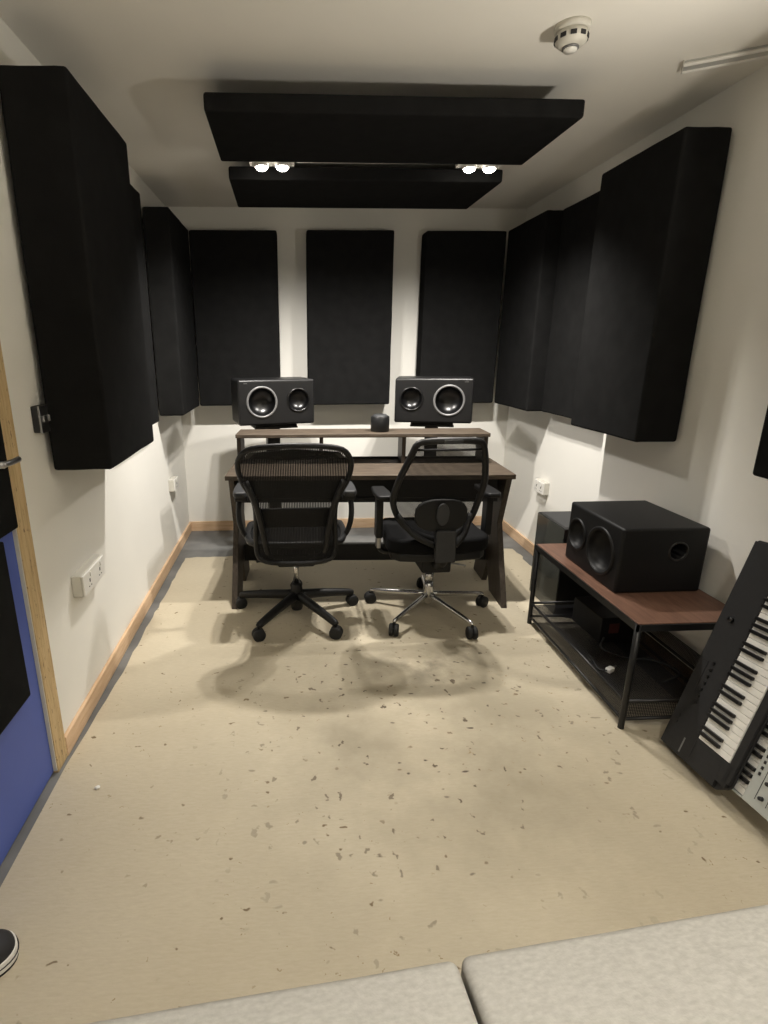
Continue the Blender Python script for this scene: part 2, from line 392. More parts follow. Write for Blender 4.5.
# added unseen fill uplighter right of the sofa, lifting the dark near ceiling
t = thing('fill_lamp', (1.58, .92, 0), 0, 'added fill uplighter by the right wall, out of view', 'fill lamp')
obj('base', lathe(B(), [(.14, 0), (.14, .015), (.02, .03)], seg=32), M['blackmetal'], t, smooth=True)
obj('pole', tube(B(), [(0, 0, .02), (0, 0, 1.32)], .012), M['blackmetal'], t, smooth=True)
obj('lamp_shade', lathe(B(), [(.03, 1.30), (.12, 1.40), (.123, 1.40), (.03, 1.292)], seg=32, cap=False), M['blackmetal'], t, smooth=True)
obj('bulb', lathe(B(), [(0, 1.30), (.03, 1.32), (.035, 1.345), (.02, 1.37), (0, 1.375)], seg=20), M['fillbulb'], t, smooth=True)
ld = bpy.data.lights.new('fill_uplight', 'AREA'); ld.shape = 'DISK'; ld.size = .2; ld.energy = UP_FILL_W; ld.color = FILL_COL
lo = bpy.data.objects.new('fill_uplight', ld); COL.objects.link(lo); lo.parent = t; lo.location = (0, 0, 1.405); lo.rotation_euler = (PI, 0, 0)
# smoke detector
t = thing('smoke_detector', (.922, 2.085, ZC), 0, 'round white smoke detector with dark vents on ceiling', 'smoke detector')
obj('base', lathe(B(), [(.052, -.018), (.055, -.012), (.055, 0)], seg=32), M['offwhite'], t, smooth=True)
obj('body', lathe(B(), [(.047, -.018), (.050, -.034), (.048, -.046), (.034, -.058), (0, -.060)], seg=32), M['offwhite'], t, smooth=True)
for k in range(10):
    a = 2*PI*k/10
    mm = Matrix.Rotation(a, 4, 'Z'); obj('vent', box(B(), (.0485, -.009, -.043), (.0515, .009, -.031), mm), M['inkblack'], t)
obj('sensor_cap', lathe(B(), [(.022, -.060), (.020, -.070), (0, -.072)], seg=24), M['whiteplastic'], t, smooth=True)
obj('cap_ring', lathe(B(), [(.026, -.058), (.026, -.063), (.022, -.064)], seg=24), M['greyring'], t, smooth=True)
# clear conduit on the ceiling
t = thing('cable_conduit', (1.452, 2.315, ZC), math.atan2(-.12, .215), 'slim pale conduit with two bright edges on ceiling near right wall', 'conduit')
obj('channel', box(B(), (0, -.028, -.014), (.36, .028, 0)), M['clear'], t)
for sy in (-1, 1): obj('rail', tube(B(), [(0, sy*.030, -.014), (.36, sy*.030, -.014)], .0065, 8), M['whiteplastic'], t)
obj('end_cap', box(B(), (-.004, -.036, -.018), (0, .036, 0)), M['offwhite'], t)

# ------------------------------------------------------------------ wall fittings
def socket(loc, rz, wd, ht, dp, label, n=2):
    """local: -y is out of the wall"""
    t = thing('wall_socket', loc, rz, label, 'wall socket', 'white surface wall sockets')
    obj('back_box', box(B(), (-wd/2, -dp, -ht/2), (wd/2, 0, ht/2)), M['offwhite'], t, bevel=.004)
    f = obj('face_plate', box(B(), (-wd/2+.002, -dp-.008, -ht/2+.002), (wd/2-.002, -dp+.001, ht/2-.002)), M['whiteplastic'], t, bevel=.004)
    for i in range(n):
        cx = (i-(n-1)/2)*wd/n*.95
        obj('pin_holes', box(box(box(B(), (cx-.004, -dp-.009, -.004), (cx+.004, -dp-.0075, .010)), (cx-.015, -dp-.009, -.022), (cx-.008, -dp-.0075, -.018)), (cx+.008, -dp-.009, -.022), (cx+.015, -dp-.0075, -.018)), M['inkblack'], f)
        obj('rocker_switch', box(B(), (cx+.005, -dp-.012, .018), (cx+.017, -dp-.007, .034)), M['whiteplastic'], f)
    return t
socket((XL, 2.15, .568), PI/2, .25, .09, .04, 'large white double socket low on left wall near the door')
socket((XL, 3.87, .545), PI/2, .14, .085, .035, 'small white socket low on left wall near the desk', 1)
socket((XR, 3.66, .528), -PI/2, .15, .088, .035, 'white double socket low on right wall above rack cabinet')
t = thing('light_switch', (XL, 1.95, 1.238), PI/2, 'dark metal light switch beside the nearest left bass trap', 'light switch')
obj('back_box', box(B(), (-.045, -.024, -.045), (.045, 0, .045)), M['darkgrey'], t, bevel=.004)
fp = obj('face_plate', box(B(), (-.046, -.030, -.046), (.046, -.023, .046)), M['steel'], t, bevel=.002)
for cx in (-.022, .022): obj('toggle', box(B(), (cx-.010, -.037, -.01), (cx+.010, -.029, .012)), M['steel'], fp, bevel=.002)

# ------------------------------------------------------------------ studio desk
DX, DY, DR = .435, 3.01, -.05
desk = thing('studio_desk', (DX, DY, 0), DR, 'dark wood studio desk with raised shelf and crossed side panels', 'desk')
W2 = .825
obj('tabletop', box(B(), (-W2, 0, .75), (W2, .50, .778)), M['deskwood'], desk, bevel=.003)
obj('keyboard_tray', box(box(B(), (-W2+.07, .09, .60), (W2-.07, .46, .745)), (-W2+.07, .07, .60), (W2-.07, .09, .625)), M['black'], desk, bevel=.003)
side = [(.005, .75), (.47, .75), (.36, .46), (.50, 0), (.30, 0), (.22, .17), (.14, 0), (-.115, 0), (.10, .46)]
for sx in (-1, 1):
    x = sx*(W2-.035)
    obj('side_panel', prism(B(), side, lambda a, b, t: (t, a, b), x-.016, x+.016), M['deskside'], desk, bevel=.002)
obj('cross_beam', box(B(), (-W2+.055, .25, .165), (W2-.055, .285, .275)), M['black'], desk, bevel=.002)
obj('back_strip', box(B(), (-.25, .487, .778), (W2-.1, .50, .792)), M['black'], desk)
obj('raised_shelf', box(B(), (-.80, .30, .945), (.755, .535, .968)), M['deskwood'], desk, bevel=.003)
for x in (-.785, -.275, .235, .74): obj('shelf_support', box(B(), (x-.012, .33, .778), (x+.012, .51, .945)), M['deskside'], desk, bevel=.002)
# cup on the raised shelf
t = thing('candle_jar', (.548, 3.42, .968), 0, 'small black jar with pale top on the raised desk shelf', 'jar')
obj('jar_body', lathe(B(), [(.054, 0), (.058, .006), (.058, .09), (.054, .094), (.051, .088), (.051, .07), (0, .07)], seg=28), M['satin'], t, smooth=True)
obj('jar_lid', lathe(B(), [(.050, .086), (.050, .094), (.040, .104), (0, .106)], seg=28), M['darkgrey'], t, smooth=True)

# ------------------------------------------------------------------ speaker stands and monitors
def driver(bm_parent, loc, d, r, ring, kind):
    """ring + cone, axis d pointing out of the baffle"""
    mm = axisM(loc, d)
    prof = [(r, -.002), (r, .004), (r*.95, .007), (r*.89, .006), (r*.86, .001)]
    rg = obj(kind + '_ring', lathe(B(), prof, mm, 40, cap=False), ring, bm_parent, smooth=True)
    return rg, mm
def dish(name, mm, r, depth, cap, mat, parent):
    prof = [(r, .003), (r*.985, 0)]                      # rolled edge, then a cone curving into a concave centre
    for i in range(1, 13):
        a = i/12*PI/2; prof.append((max(0, r*.97*math.cos(a)) if i < 12 else 0, -depth*math.sin(a)**.9))
    return obj(name, lathe(B(), prof, mm, 40, cap=False), mat, parent, smooth=True)
def carve(o, mm, r, depth):
    """cut a round pocket so the dish can sit inside the cabinet"""
    cb = lathe(B(), [(r, -depth), (r, .02)], mm, 40)
    me = bpy.data.meshes.new('cut'); bmesh.ops.recalc_face_normals(cb, faces=cb.faces); cb.to_mesh(me); cb.free()
    co = bpy.data.objects.new('cut', me); COL.objects.link(co)
    return co
def cabinet_with_pockets(name, c0, c1, pockets, mat, parent, bev):
    o = obj(name, box(B(), c0, c1), mat); md = o.modifiers.new('bv', 'BEVEL'); md.width = bev; md.segments = 4
    cuts = [carve(o, mm, r, dp) for mm, r, dp in pockets]
    for c in cuts:
        b = o.modifiers.new('b', 'BOOLEAN'); b.operation = 'DIFFERENCE'; b.object = c; b.solver = 'EXACT'
    dg = bpy.context.evaluated_depsgraph_get(); dg.update()
    me = bpy.data.meshes.new_from_object(o.evaluated_get(dg)); o.modifiers.clear(); o.data = me
    for c in cuts: bpy.data.objects.remove(c)
    me.materials.clear(); me.materials.append(mat)
    for p in me.polygons: p.use_smooth = p.area < .002
    o.parent = parent; return o
def monitor(loc, rz, sgn, label):
    """front towards local -y; sgn -1 woofer on the left"""
    t = thing('monitor_speaker', loc, rz, label, 'speaker', 'monitor speakers on stands behind the desk')
    wx, tx = sgn*.10, -sgn*.145
    mw = axisM((wx, -.16, .150), (0, -1, 0)); mt = axisM((tx, -.16, .158), (0, -1, 0))
    cab = cabinet_with_pockets('cabinet', (-.255, -.16, 0), (.255, .16, .292), [(mw, .090, .07), (mt, .068, .05)], M['satin'], t, .014)
    r1, _ = driver(t, (wx, -.161, .150), (0, -1, 0), .103, M['greyring'], 'woofer')
    dish('woofer_cone', mw, .089, .062, .030, M['cone'], r1)
    r2, _ = driver(t, (tx, -.161, .158), (0, -1, 0), .078, M['cone'], 'tweeter')
    dish('tweeter_waveguide', mt, .067, .044, .014, M['cone'], r2)
    obj('badge', box(B(), (.205*(1 if sgn > 0 else -1)-.012, -.1615, .268), (.205*(1 if sgn > 0 else -1)+.012, -.1598, .272)), M['steel'], t)
    return t
def stand(x, y, rz, label):
    t = thing('speaker_stand', (x, y, 0), rz, label, 'speaker stand', 'black speaker stands behind desk')
    obj('base_plate', box(B(), (-.17, -.11, 0), (.17, .13, .015)), M['blackmetal'], t, bevel=.004)
    obj('post', box(B(), (-.045, -.03, .015), (.045, .03, .955)), M['blackmetal'], t, bevel=.004)
    obj('top_plate', box(B(), (-.145, -.13, .955), (.145, .13, .968)), M['blackmetal'], t, bevel=.003)
    obj('isolation_pad', box(B(), (-.14, -.125, .968), (.14, .125, .985)), M['rubber'], t, bevel=.004)
stand(-.135, 3.81, .24, 'black post stand under left monitor speaker')
stand(.972, 3.80, -.24, 'black post stand under right monitor speaker')
monitor((-.135, 3.81, .985), .24, -1, 'left black monitor speaker lying sideways, woofer at its left end')
monitor((.975, 3.80, .985), -.24, 1, 'right black monitor speaker lying sideways, woofer at its right end')

# ------------------------------------------------------------------ office chairs
def castor(parent, x, y, a, mat):
    """twin-wheel castor, axle along direction a"""
    q = parent; ax = Vector((math.cos(a), math.sin(a), 0))
    cst = obj('castor', tube(B(), [(x, y, .075), (x, y, .045)], .008, 8), mat, q)
    for s in (-1, 1):
        obj('wheel', lathe(B(), [(0, -.012), (.029, -.012), (.034, -.007), (.034, .007), (.029, .012), (0, .012)], axisM((x+ax.x*s*.0135, y+ax.y*s*.0135, .034), ax), 20), M['rubber'], cst, smooth=True)
def star_base(t, R, a0, mat, r0, r1, zc, hub, castmat, turn=None):
    obj('hub', lathe(B(), hub, None, 20), mat, t, smooth=True)
    for k in range(5):
        a = a0 + 2*PI*k/5; c, s = math.cos(a), math.sin(a)
        lg = obj('leg', tube(B(), smooth_path([(c*.02, s*.02, zc), (c*R*.5, s*R*.5, zc-.015), (c*R*.93, s*R*.93, .088), (c*R, s*R, .078)], 4), [r0+(r1-r0)*i/12 for i in range(13)], 10, flat=.9), mat, t, smooth=True)
        castor(lg, c*R, s*R, a+PI/2+.5*(-1)**k if turn is None else turn+.3*(-1)**k, castmat)
def surface(name, outline, mat, parent, thick, yfun):
    """fill a closed outline given in (x,z) with a grid-ish fan following yfun"""
    bm = B(); n = len(outline); cx = sum(p[0] for p in outline)/n; cz = sum(p[1] for p in outline)/n
    K = 6; rings = []
    for j in range(K):
        f = 1-j/K
        rings.append([bm.verts.new((cx+(x-cx)*f, yfun(cx+(x-cx)*f, cz+(z-cz)*f), cz+(z-cz)*f)) for x, z in outline])
    c = bm.verts.new((cx, yfun(cx, cz), cz))
    for a, b in zip(rings, rings[1:]):
        for i in range(n): bm.faces.new((a[i], a[(i+1) % n], b[(i+1) % n], b[i]))
    for i in range(n): bm.faces.new((rings[-1][i], rings[-1][(i+1) % n], c))
    o = obj(name, bm, mat, parent, smooth=True)
    if thick: md = o.modifiers.new('s', 'SOLIDIFY'); md.thickness = thick; md.offset = 0
    return o
def padded(name, poly, fn, t0, t1, mat, parent, bev):
    return obj(name, prism(B(), poly, fn, t0, t1), mat, parent, bevel=bev, seg=4)

# mesh chair with wide rounded back (left)
c1 = thing('office_chair', (.007, 2.855, 0), 0, 'black mesh office chair with wide rounded back and black base', 'office chair', 'office chairs at the desk')
star_base(c1, .345, math.radians(270-36), M['black'], .030, .017, .125, [(.03, .04), (.034, .05), (.036, .14), (.03, .19), (.026, .20)], M['rubber'], PI/2)
obj('gas_cylinder', lathe(B(), [(.014, .19), (.014, .36)], None, 16), M['chrome'], c1, smooth=True)
obj('tilt_mechanism', box(B(), (-.10, -.17, .36), (.10, .12, .43)), M['black'], c1, bevel=.015, seg=3)
yb1 = lambda x, z: -.235 - .165*max(0, z-.5)/.55 + .9*x*x
o1 = [(0, 1.045), (-.14, 1.038), (-.235, 1.015), (-.278, .965), (-.282, .91), (-.262, .845), (-.228, .79), (-.208, .73), (-.206, .65), (-.212, .55), (-.212, .47), (-.185, .422), (-.09, .41)]
o1 = [(x*.95, z) for x, z in o1]; o1 = o1 + [(-x, z) for x, z in o1[1:][::-1]]
lp = [(p.x, p.z) for p in smooth_loop([(x, 0, z) for x, z in o1], 3)]
obj('back_frame', tube(B(), [(x, yb1(x, z), z) for x, z in lp], .0135, 8, True), M['black'], c1, smooth=True)
surface('back_mesh', lp, M['pellicle'], c1, 0, yb1)
obj('lumbar_pad', prism(B(), [(-.17, .60), (.17, .60), (.19, .66), (.17, .71), (-.17, .71), (-.19, .66)], lambda a, b, t: (a, yb1(a, b)+t, b), .015, .035), M['black'], c1, bevel=.006)
for s in (-1, 1):
    obj('spine_arm', tube(B(), smooth_path([(s*.235, yb1(.235, .86)-.012, .86), (s*.19, yb1(.19, .74)-.02, .74), (s*.165, yb1(.165, .6)-.02, .60), (s*.14, -.20, .45), (s*.07, -.17, .42)]), .015, 8), M['black'], c1, smooth=True)
obj('top_band', prism(B(), [(-.21, 1.005), (0, 1.030), (.21, 1.005), (.235, .975), (0, .975), (-.235, .975)], lambda a, b, t: (a, yb1(a, b)+t, b), -.004, .004), M['black'], c1)
sp = [(-.20, -.18), (-.255, -.08), (-.26, .12), (-.22, .25), (0, .28), (.22, .25), (.26, .12), (.255, -.08), (.20, -.18), (0, -.20)]
sl = [(p.x, p.y) for p in smooth_loop([(x, y, 0) for x, y in sp], 3)]
obj('seat_frame', tube(B(), [(x, y, .50-.25*max(0, y-.15)) for x, y in sl], .018, 8, True), M['black'], c1, smooth=True)
obj('seat', prism(B(), sl, lambda a, b, t: (a, b, t-.25*max(0, b-.15)), .475, .498), M['seatfabric'], c1, bevel=.006)
for s in (-1, 1):
    ar = obj('armrest', prism(B(), [(-.026, -.13), (-.036, -.10), (-.038, .0), (-.032, .10), (.032, .10), (.038, 0), (.036, -.10), (.026, -.13)], lambda a, b, t: (s*.283+a, b-.02, t), .735, .768), M['darkgrey'], c1, bevel=.012, seg=3)
    obj('arm_post', tube(B(), smooth_path([(s*.285, -.02, .735), (s*.30, -.05, .66), (s*.292, -.07, .57), (s*.255, -.06, .49), (s*.16, -.05, .43)]), .0145, 8), M['black'], ar, smooth=True)
    obj('arm_bracket', box(B(), (s*.283-.035, -.09, .70), (s*.283+.035, .05, .737)), M['black'], ar, bevel=.01)

# sheer mesh chair with chrome base (right)
c2 = thing('office_chair', (.757, 2.835, 0), .03, 'black office chair with open mesh back and chrome base', 'office chair', 'office chairs at the desk')
star_base(c2, .345, math.radians(226-1.7), M['chrome'], .016, .010, .12, [(.022, .065), (.026, .075), (.030, .15), (.026, .17), (.026, .20)], M['rubber'])
obj('gas_cylinder', lathe(B(), [(.025, .20), (.025, .26), (.014, .262), (.014, .34)], None, 16), M['chrome'], c2, smooth=True)
obj('tilt_mechanism', box(B(), (-.08, -.13, .30), (.08, .14, .39)), M['black'], c2, bevel=.012, seg=3)
obj('tilt_lever', tube(B(), smooth_path([(.06, 0, .315), (.14, -.03, .31), (.19, -.05, .305)]), .006, 8), M['steel'], c2, smooth=True)
yb2 = lambda x, z: -.225 - .10*max(0, z-.5)/.55 + .5*x*x + (.03 if z < .72 else .03*max(0, 1-(z-.72)/.12))
oR = [(-.02, 1.050), (.07, 1.048), (.125, 1.035), (.145, .99), (.158, .93), (.168, .85), (.166, .76), (.152, .68), (.125, .61), (.08, .555), (.02, .52)]
oL = [(-.04, .52), (-.13, .55), (-.205, .60), (-.25, .67), (-.268, .75), (-.252, .85), (-.222, .93), (-.200, .99), (-.178, 1.035), (-.115, 1.048)]
o2 = oR + oL
lp2 = [(p.x, p.z) for p in smooth_loop([(x, 0, z) for x, z in o2], 3)]
obj('back_frame', tube(B(), [(x, yb2(x, z), z) for x, z in lp2], .0165, 8, True), M['black'], c2, smooth=True)
surface('back_mesh', lp2, M['sheermesh'], c2, 0, yb2)
obj('top_rail', tube(B(), [(x, yb2(x, 1.0)-.002, 1.005) for x in [-.185+.32*i/10 for i in range(11)]], .006, 8), M['black'], c2, smooth=True)
obj('top_badge', box(B(), (-.065, yb2(0, 1.045)-.018, 1.036), (.025, yb2(0, 1.045)-.012, 1.056)), M['darkgrey'], c2, bevel=.002)
el = lambda a, b, n=20, ex=2.6: [(a*math.copysign(abs(math.cos(2*PI*k/n))**(2/ex), math.cos(2*PI*k/n)), b*math.copysign(abs(math.sin(2*PI*k/n))**(2/ex), math.sin(2*PI*k/n))) for k in range(n)]
obj('lumbar_support', prism(B(), [(x, .665+z) for x, z in el(.135, .085)], lambda a, b, t: (a-.03, yb2(a, .7)-.022+t, b), -.012, .012), M['black'], c2, bevel=.008, seg=3)
obj('lumbar_dial', prism(B(), [(x, .675+z) for x, z in el(.033, .058, 20, 2)], lambda a, b, t: (a-.03, yb2(0, .7)-.043+t, b), -.006, .008), M['darkgrey'], c2, bevel=.004)
obj('spine', prism(B(), [(-.058, .59), (.044, .59), (.050, .42), (-.056, .42)], lambda a, b, t: (a, -.262+t, b), -.020, .022), M['darkgrey'], c2, bevel=.008, seg=3)
obj('spine_bracket', tube(B(), smooth_path([(0, -.235, .47), (0, -.21, .40), (0, -.12, .35)]), .03, 10), M['black'], c2, smooth=True)
for s in (-1, 1):
    obj('back_strut', tube(B(), smooth_path([(s*.19-.055, yb2(.2, .66)-.008, .66), (s*.13-.03, -.235, .56), (s*.05, -.25, .50)]), .016, 8), M['black'], c2, smooth=True)
sq = [(-.23, -.19), (-.262, 0), (-.25, .2), (-.15, .27), (.15, .27), (.25, .2), (.262, 0), (.23, -.19)]
sq = [(p.x, p.y) for p in smooth_loop([(x, y, 0) for x, y in sq], 3)]
obj('seat', prism(B(), sq, lambda a, b, t: (a, b, t-.2*max(0, b-.18)), .435, .52), M['seatfabric'], c2, bevel=.025, seg=4)
obj('seat_pan', prism(B(), [(x*.93, y*.93) for x, y in sq], lambda a, b, t: (a, b, t), .39, .437), M['black'], c2, bevel=.01)
for s in (-1, 1):
    ar = obj('armrest', prism(B(), [(-.030, -.12), (-.042, -.09), (-.045, .0), (-.036, .11), (.036, .11), (.045, 0), (.042, -.09), (.030, -.12)], lambda a, b, t: (s*.29+a, b-.01, t), .712, .738), M['black'], c2, bevel=.010, seg=3)
    obj('arm_post', box(B(), (s*.30-.018, -.05, .48), (s*.30+.018, .02, .716)), M['black'], ar, bevel=.006)
    obj('arm_sleeve', box(B(), (s*.30-.012, -.04, .42), (s*.30+.012, .01, .50)), M['steel'], ar, bevel=.004)
    obj('arm_bracket', tube(B(), smooth_path([(s*.30, -.015, .44), (s*.27, -.015, .395), (s*.14, -.015, .385)]), .015, 8), M['black'], ar, smooth=True)

# ------------------------------------------------------------------ metal bench on the right
bx0, bx1, by0, by1, bz = 1.277, 1.735, 1.785, 2.685, .467
bench = thing('metal_bench', (bx0, by0, 0), 0, 'low black metal bench with brown top and mesh shelf', 'bench')
LX, LY = bx1-bx0, by1-by0
obj('top_board', box(B(), (.006, .006, bz-.016), (LX-.006, LY-.006, bz)), M['brown'], bench, bevel=.002)
bm = B()
for a, b in (((0, 0), (LX, .008)), ((0, LY-.008), (LX, LY)), ((0, 0), (.008, LY)), ((LX-.008, 0), (LX, LY))): box(bm, (a[0], a[1], bz-.030), (b[0], b[1], bz-.003))
obj('top_rim', bm, M['blackmetal'], bench)
for x in (.012, LX-.012):
    for y in (.012, LY-.012):
        sx = -1 if x < .1 else 1; sy = -1 if y < .1 else 1
        obj('leg', tube(B(), [(x, y, bz-.004), (x-.0*sx, y, .2), (x, y, .008), (x, y, 0)], [.013, .012, .012, .013], 12), M['blackmetal'], bench, smooth=True)
bm = B()
for z in (.045, .125):
    for a, b in (((.012, .012), (LX-.012, .012)), ((.012, LY-.012), (LX-.012, LY-.012)), ((.012, .012), (.012, LY-.012)), ((LX-.012, .012), (LX-.012, LY-.012))):
        tube(bm, [(a[0], a[1], z), (b[0], b[1], z)], .007, 8)
obj('lower_rail', bm, M['blackmetal'], bench, smooth=True)
obj('mesh_shelf', box(B(), (.014, .014, .112), (LX-.014, LY-.014, .114)), M['perf'], bench)
bm = B(); box(bm, (.012, .0115, .045), (LX-.012, .0125, .125)); box(bm, (.0115, .012, .045), (.0125, LY-.012, .125))
obj('mesh_side', bm, M['perfside'], bench)
bm = B(); box(bm, (LX-.0125, .012, .125), (LX-.0115, LY-.012, .20)); obj('mesh_back', bm, M['perfside'], bench)
# subwoofer on the bench
t = thing('subwoofer', (1.340, 2.052, bz), 0, 'big black speaker with round port lying on the brown bench', 'speaker')
SW, SD, SH = .37, .44, .285
md_ = axisM((0, .145, .14), (-1, 0, 0)); ms_ = axisM((0, .345, .15), (-1, 0, 0)); mp_ = axisM((.245, 0, .185), (0, -1, 0))
cabinet_with_pockets('cabinet', (0, 0, 0), (SW, SD, SH), [(md_, .094, .07), (ms_, .067, .05), (mp_, .034, .10)], M['subblack'], t, .012)
r1, _ = driver(t, (-.001, .145, .14), (-1, 0, 0), .108, M['subblack'], 'woofer'); dish('woofer_cone', md_, .093, .055, .034, M['subblack'], r1)
r2, _ = driver(t, (-.001, .345, .15), (-1, 0, 0), .076, M['subblack'], 'tweeter'); dish('tweeter_waveguide', ms_, .065, .04, .018, M['subblack'], r2)
obj('bass_port', lathe(B(), [(.034, -.09), (.034, 0), (.038, .004), (.043, .001), (.043, -.002)], mp_, 32, cap=False), M['cone'], t, smooth=True)
obj('amplifier_plate', box(B(), (SW, .03, .03), (SW+.018, SD-.03, SH-.03)), M['blackmetal'], t, bevel=.006)
# bits on the bench shelf
t = thing('plug_adapter', (1.355, 2.02, .114), .5, 'small white plug adapter on the mesh bench shelf', 'plug')
obj('plug_body', box(B(), (-.018, -.012, 0), (.018, .012, .020)), M['whiteplastic'], t, bevel=.004)
obj('plug_pin', tube(B(), [(.022, 0, .013), (.045, 0, .013)], .004, 8), M['steel'], t)
obj('plug_lead', tube(B(), smooth_path([(-.022, 0, .012), (-.03, .03, .006), (.0, .07, .005), (.04, .12, .005)]), .003, 6), M['rubber'], t, smooth=True)
t = thing('power_supply', (1.53, 2.38, .114), .05, 'black power supply box with red label on the mesh shelf', 'power supply')
obj('case', box(B(), (-.10, -.12, 0), (.10, .12, .13)), M['black'], t, bevel=.005)
obj('label_sticker', box(B(), (-.06, -.1215, .05), (-.01, -.1202, .10)), M['red'], t)
tag(obj('power_cable', tube(B(), smooth_path([(1.45, 2.245, .15), (1.42, 2.20, .121), (1.48, 2.12, .121), (1.60, 2.08, .121), (1.64, 1.98, .121), (1.52, 1.92, .121)]), .005, 6), M['rubber'], smooth=True), 'black cable coiled along the mesh bench shelf', 'cable')
# rack cabinet behind the bench
t = thing('rack_cabinet', (1.468, 2.75, 0), 0, 'black equipment rack cabinet on floor behind the bench', 'cabinet')
RH = .52
bm = B(); box(bm, (.0, 0, 0), (.27, .018, RH)); box(bm, (0, .322, 0), (.27, .34, RH)); box(bm, (0, .018, 0), (.27, .322, .018)); box(bm, (0, .018, RH-.018), (.27, .322, RH)); box(bm, (.252, .018, .018), (.27, .322, RH-.018))
obj('case', bm, M['satin'], t, bevel=.003)
zz = .03
for i, hgt in enumerate((.13, .044, .088, .044, .13, .06)):
    u = obj('rack_unit', box(B(), (.012, .024, zz), (.25, .32, zz+hgt-.004)), M['darkgrey' if i in (1, 2, 5) else 'black'], t, bevel=.002)
    for k in range(4): obj('knob', lathe(B(), [(.009, 0), (.008, .012), (0, .012)], axisM((.012, .06+.07*k, zz+hgt*.5), (-1, 0, 0)), 14), M['steel'], u, smooth=True)
    zz += hgt
obj('glass_door', box(B(), (-.004, .004, .01), (.0, .336, RH-.004)), M['glass'], t)

# ------------------------------------------------------------------ keyboards standing on end against the right wall
S = .985
O = Vector((0, 0, CAM_H)) + (Vector((1.4017, 1.7219, .0014)) - Vector((0, 0, CAM_H)))*S
Lv = Vector((.33229, .10306, .93753)).normalized(); Wv = Vector((-.04232, -.99138, .12398)); Wv = (Wv - Lv*Wv.dot(Lv)).normalized(); Nv = Lv.cross(Wv)
KM = Matrix((Lv, Wv, Nv)).transposed().to_4x4(); KM.translation = O      # u along, v towards front edge, n into the wall
def place(t, M4): t.matrix_world = M4
def keybed(parent, u0, v0, klen, octs, n0, sgnv=1, rev=False):
    """white and black keys; surface at n<0 (towards the room)"""
    pitch = .0236*S; blen = klen*.64; nw = octs*7+1
    for i in range(nw):
        a = u0+i*pitch; vv = sorted((v0, v0+sgnv*klen))
        obj('white_key', box(B(), (a+.0005, vv[0], n0-.010), (a+pitch-.0008, vv[1], n0+.006)), M['ivory'], parent, bevel=.0012)
    for i in range(nw-1):
        k = i % 7
        if (k in (0, 1, 3, 4, 5)) if not rev else (k in (1, 2, 3, 5, 6)):
            a = u0+(i+1)*pitch; vv = sorted((v0, v0+sgnv*blen))
            obj('black_key', box(B(), (a-.0062, vv[0], n0-.021), (a+.0062, vv[1], n0-.008)), M['keyblack'], parent, bevel=.002)
kb = thing('keyboard', (0, 0, 0), 0, 'black piano keyboard standing on end against the right wall', 'keyboard', 'keyboards stood on end'); place(kb, KM)
LT, WT, TH = .84*S, .333, .060
bm = B(); ch = .03
poly = [(.006, 0), (0, .008), (0, WT-.05), (.028, WT-.012), (.045, WT), (LT-.03, WT), (LT, WT-.03), (LT, .008), (LT-.006, 0)]
K0, KV, KL = .1088*S, .1566*S, .1455*S
prism(bm, poly, lambda a, b, t: (a, b, t), .006, .014)
prism(bm, [(.006, 0), (0, .008), (0, .19), (.01, .205), (LT-.01, .205), (LT, .19), (LT, .008), (LT-.006, 0)], lambda a, b, t: (a, b, t), .014, TH)
# raised deck around a recess for the keys
kw = .0236*S*29
for (a0, a1, b0, b1) in ((.006, LT-.006, .004, KV-.002), (.006, K0-.003, KV-.002, WT-.055), (K0+kw+.003, LT-.006, KV-.002, WT-.03), (.046, LT-.04, KV+KL+.002, WT-.004)):
    box(bm, (a0, b0, -.004), (a1, b1, .01))
box(bm, (.03, WT-.057, -.004), (K0-.003, WT-.013, .01))
obj('body', bm, M['kbbody'], kb, bevel=.002)
keybed(kb, K0, KV, KL, 4, .004)
obj('fallboard_strip', box(B(), (K0-.002, KV-.006, -.0055), (K0+kw, KV-.003, -.0035)), M['black'], kb)
for i in range(7): obj('button', box(B(), (.20+i*.026, .070, -.008), (.212+i*.026, .080, -.0035)), M['keyblack'], kb, bevel=.001)
obj('volume_knob', lathe(B(), [(.010, 0), (.009, .010), (0, .010)], axisM((.53, .062, -.004), (0, 0, -1)), 16), M['keyblack'], kb, smooth=True)
obj('wheel_slot', box(B(), (.018, .100, -.0052), (.075, .106, -.0035)), M['greyring'], kb)
for i in range(3): obj('menu_button', box(B(), (.10+i*.024, .035, -.007), (.112+i*.024, .042, -.0035)), M['kbbody'], kb, bevel=.001)
obj('screen', box(B(), (.24, .022, -.0055), (.36, .05, -.0035)), M['kbbody'], kb)
obj('rear_foot', lathe(B(), [(.016, 0), (.016, .012), (.012, .016), (0, .016)], axisM((.035, .001, .03), (0, -1, 0)), 16), M['rubber'], kb, smooth=True)
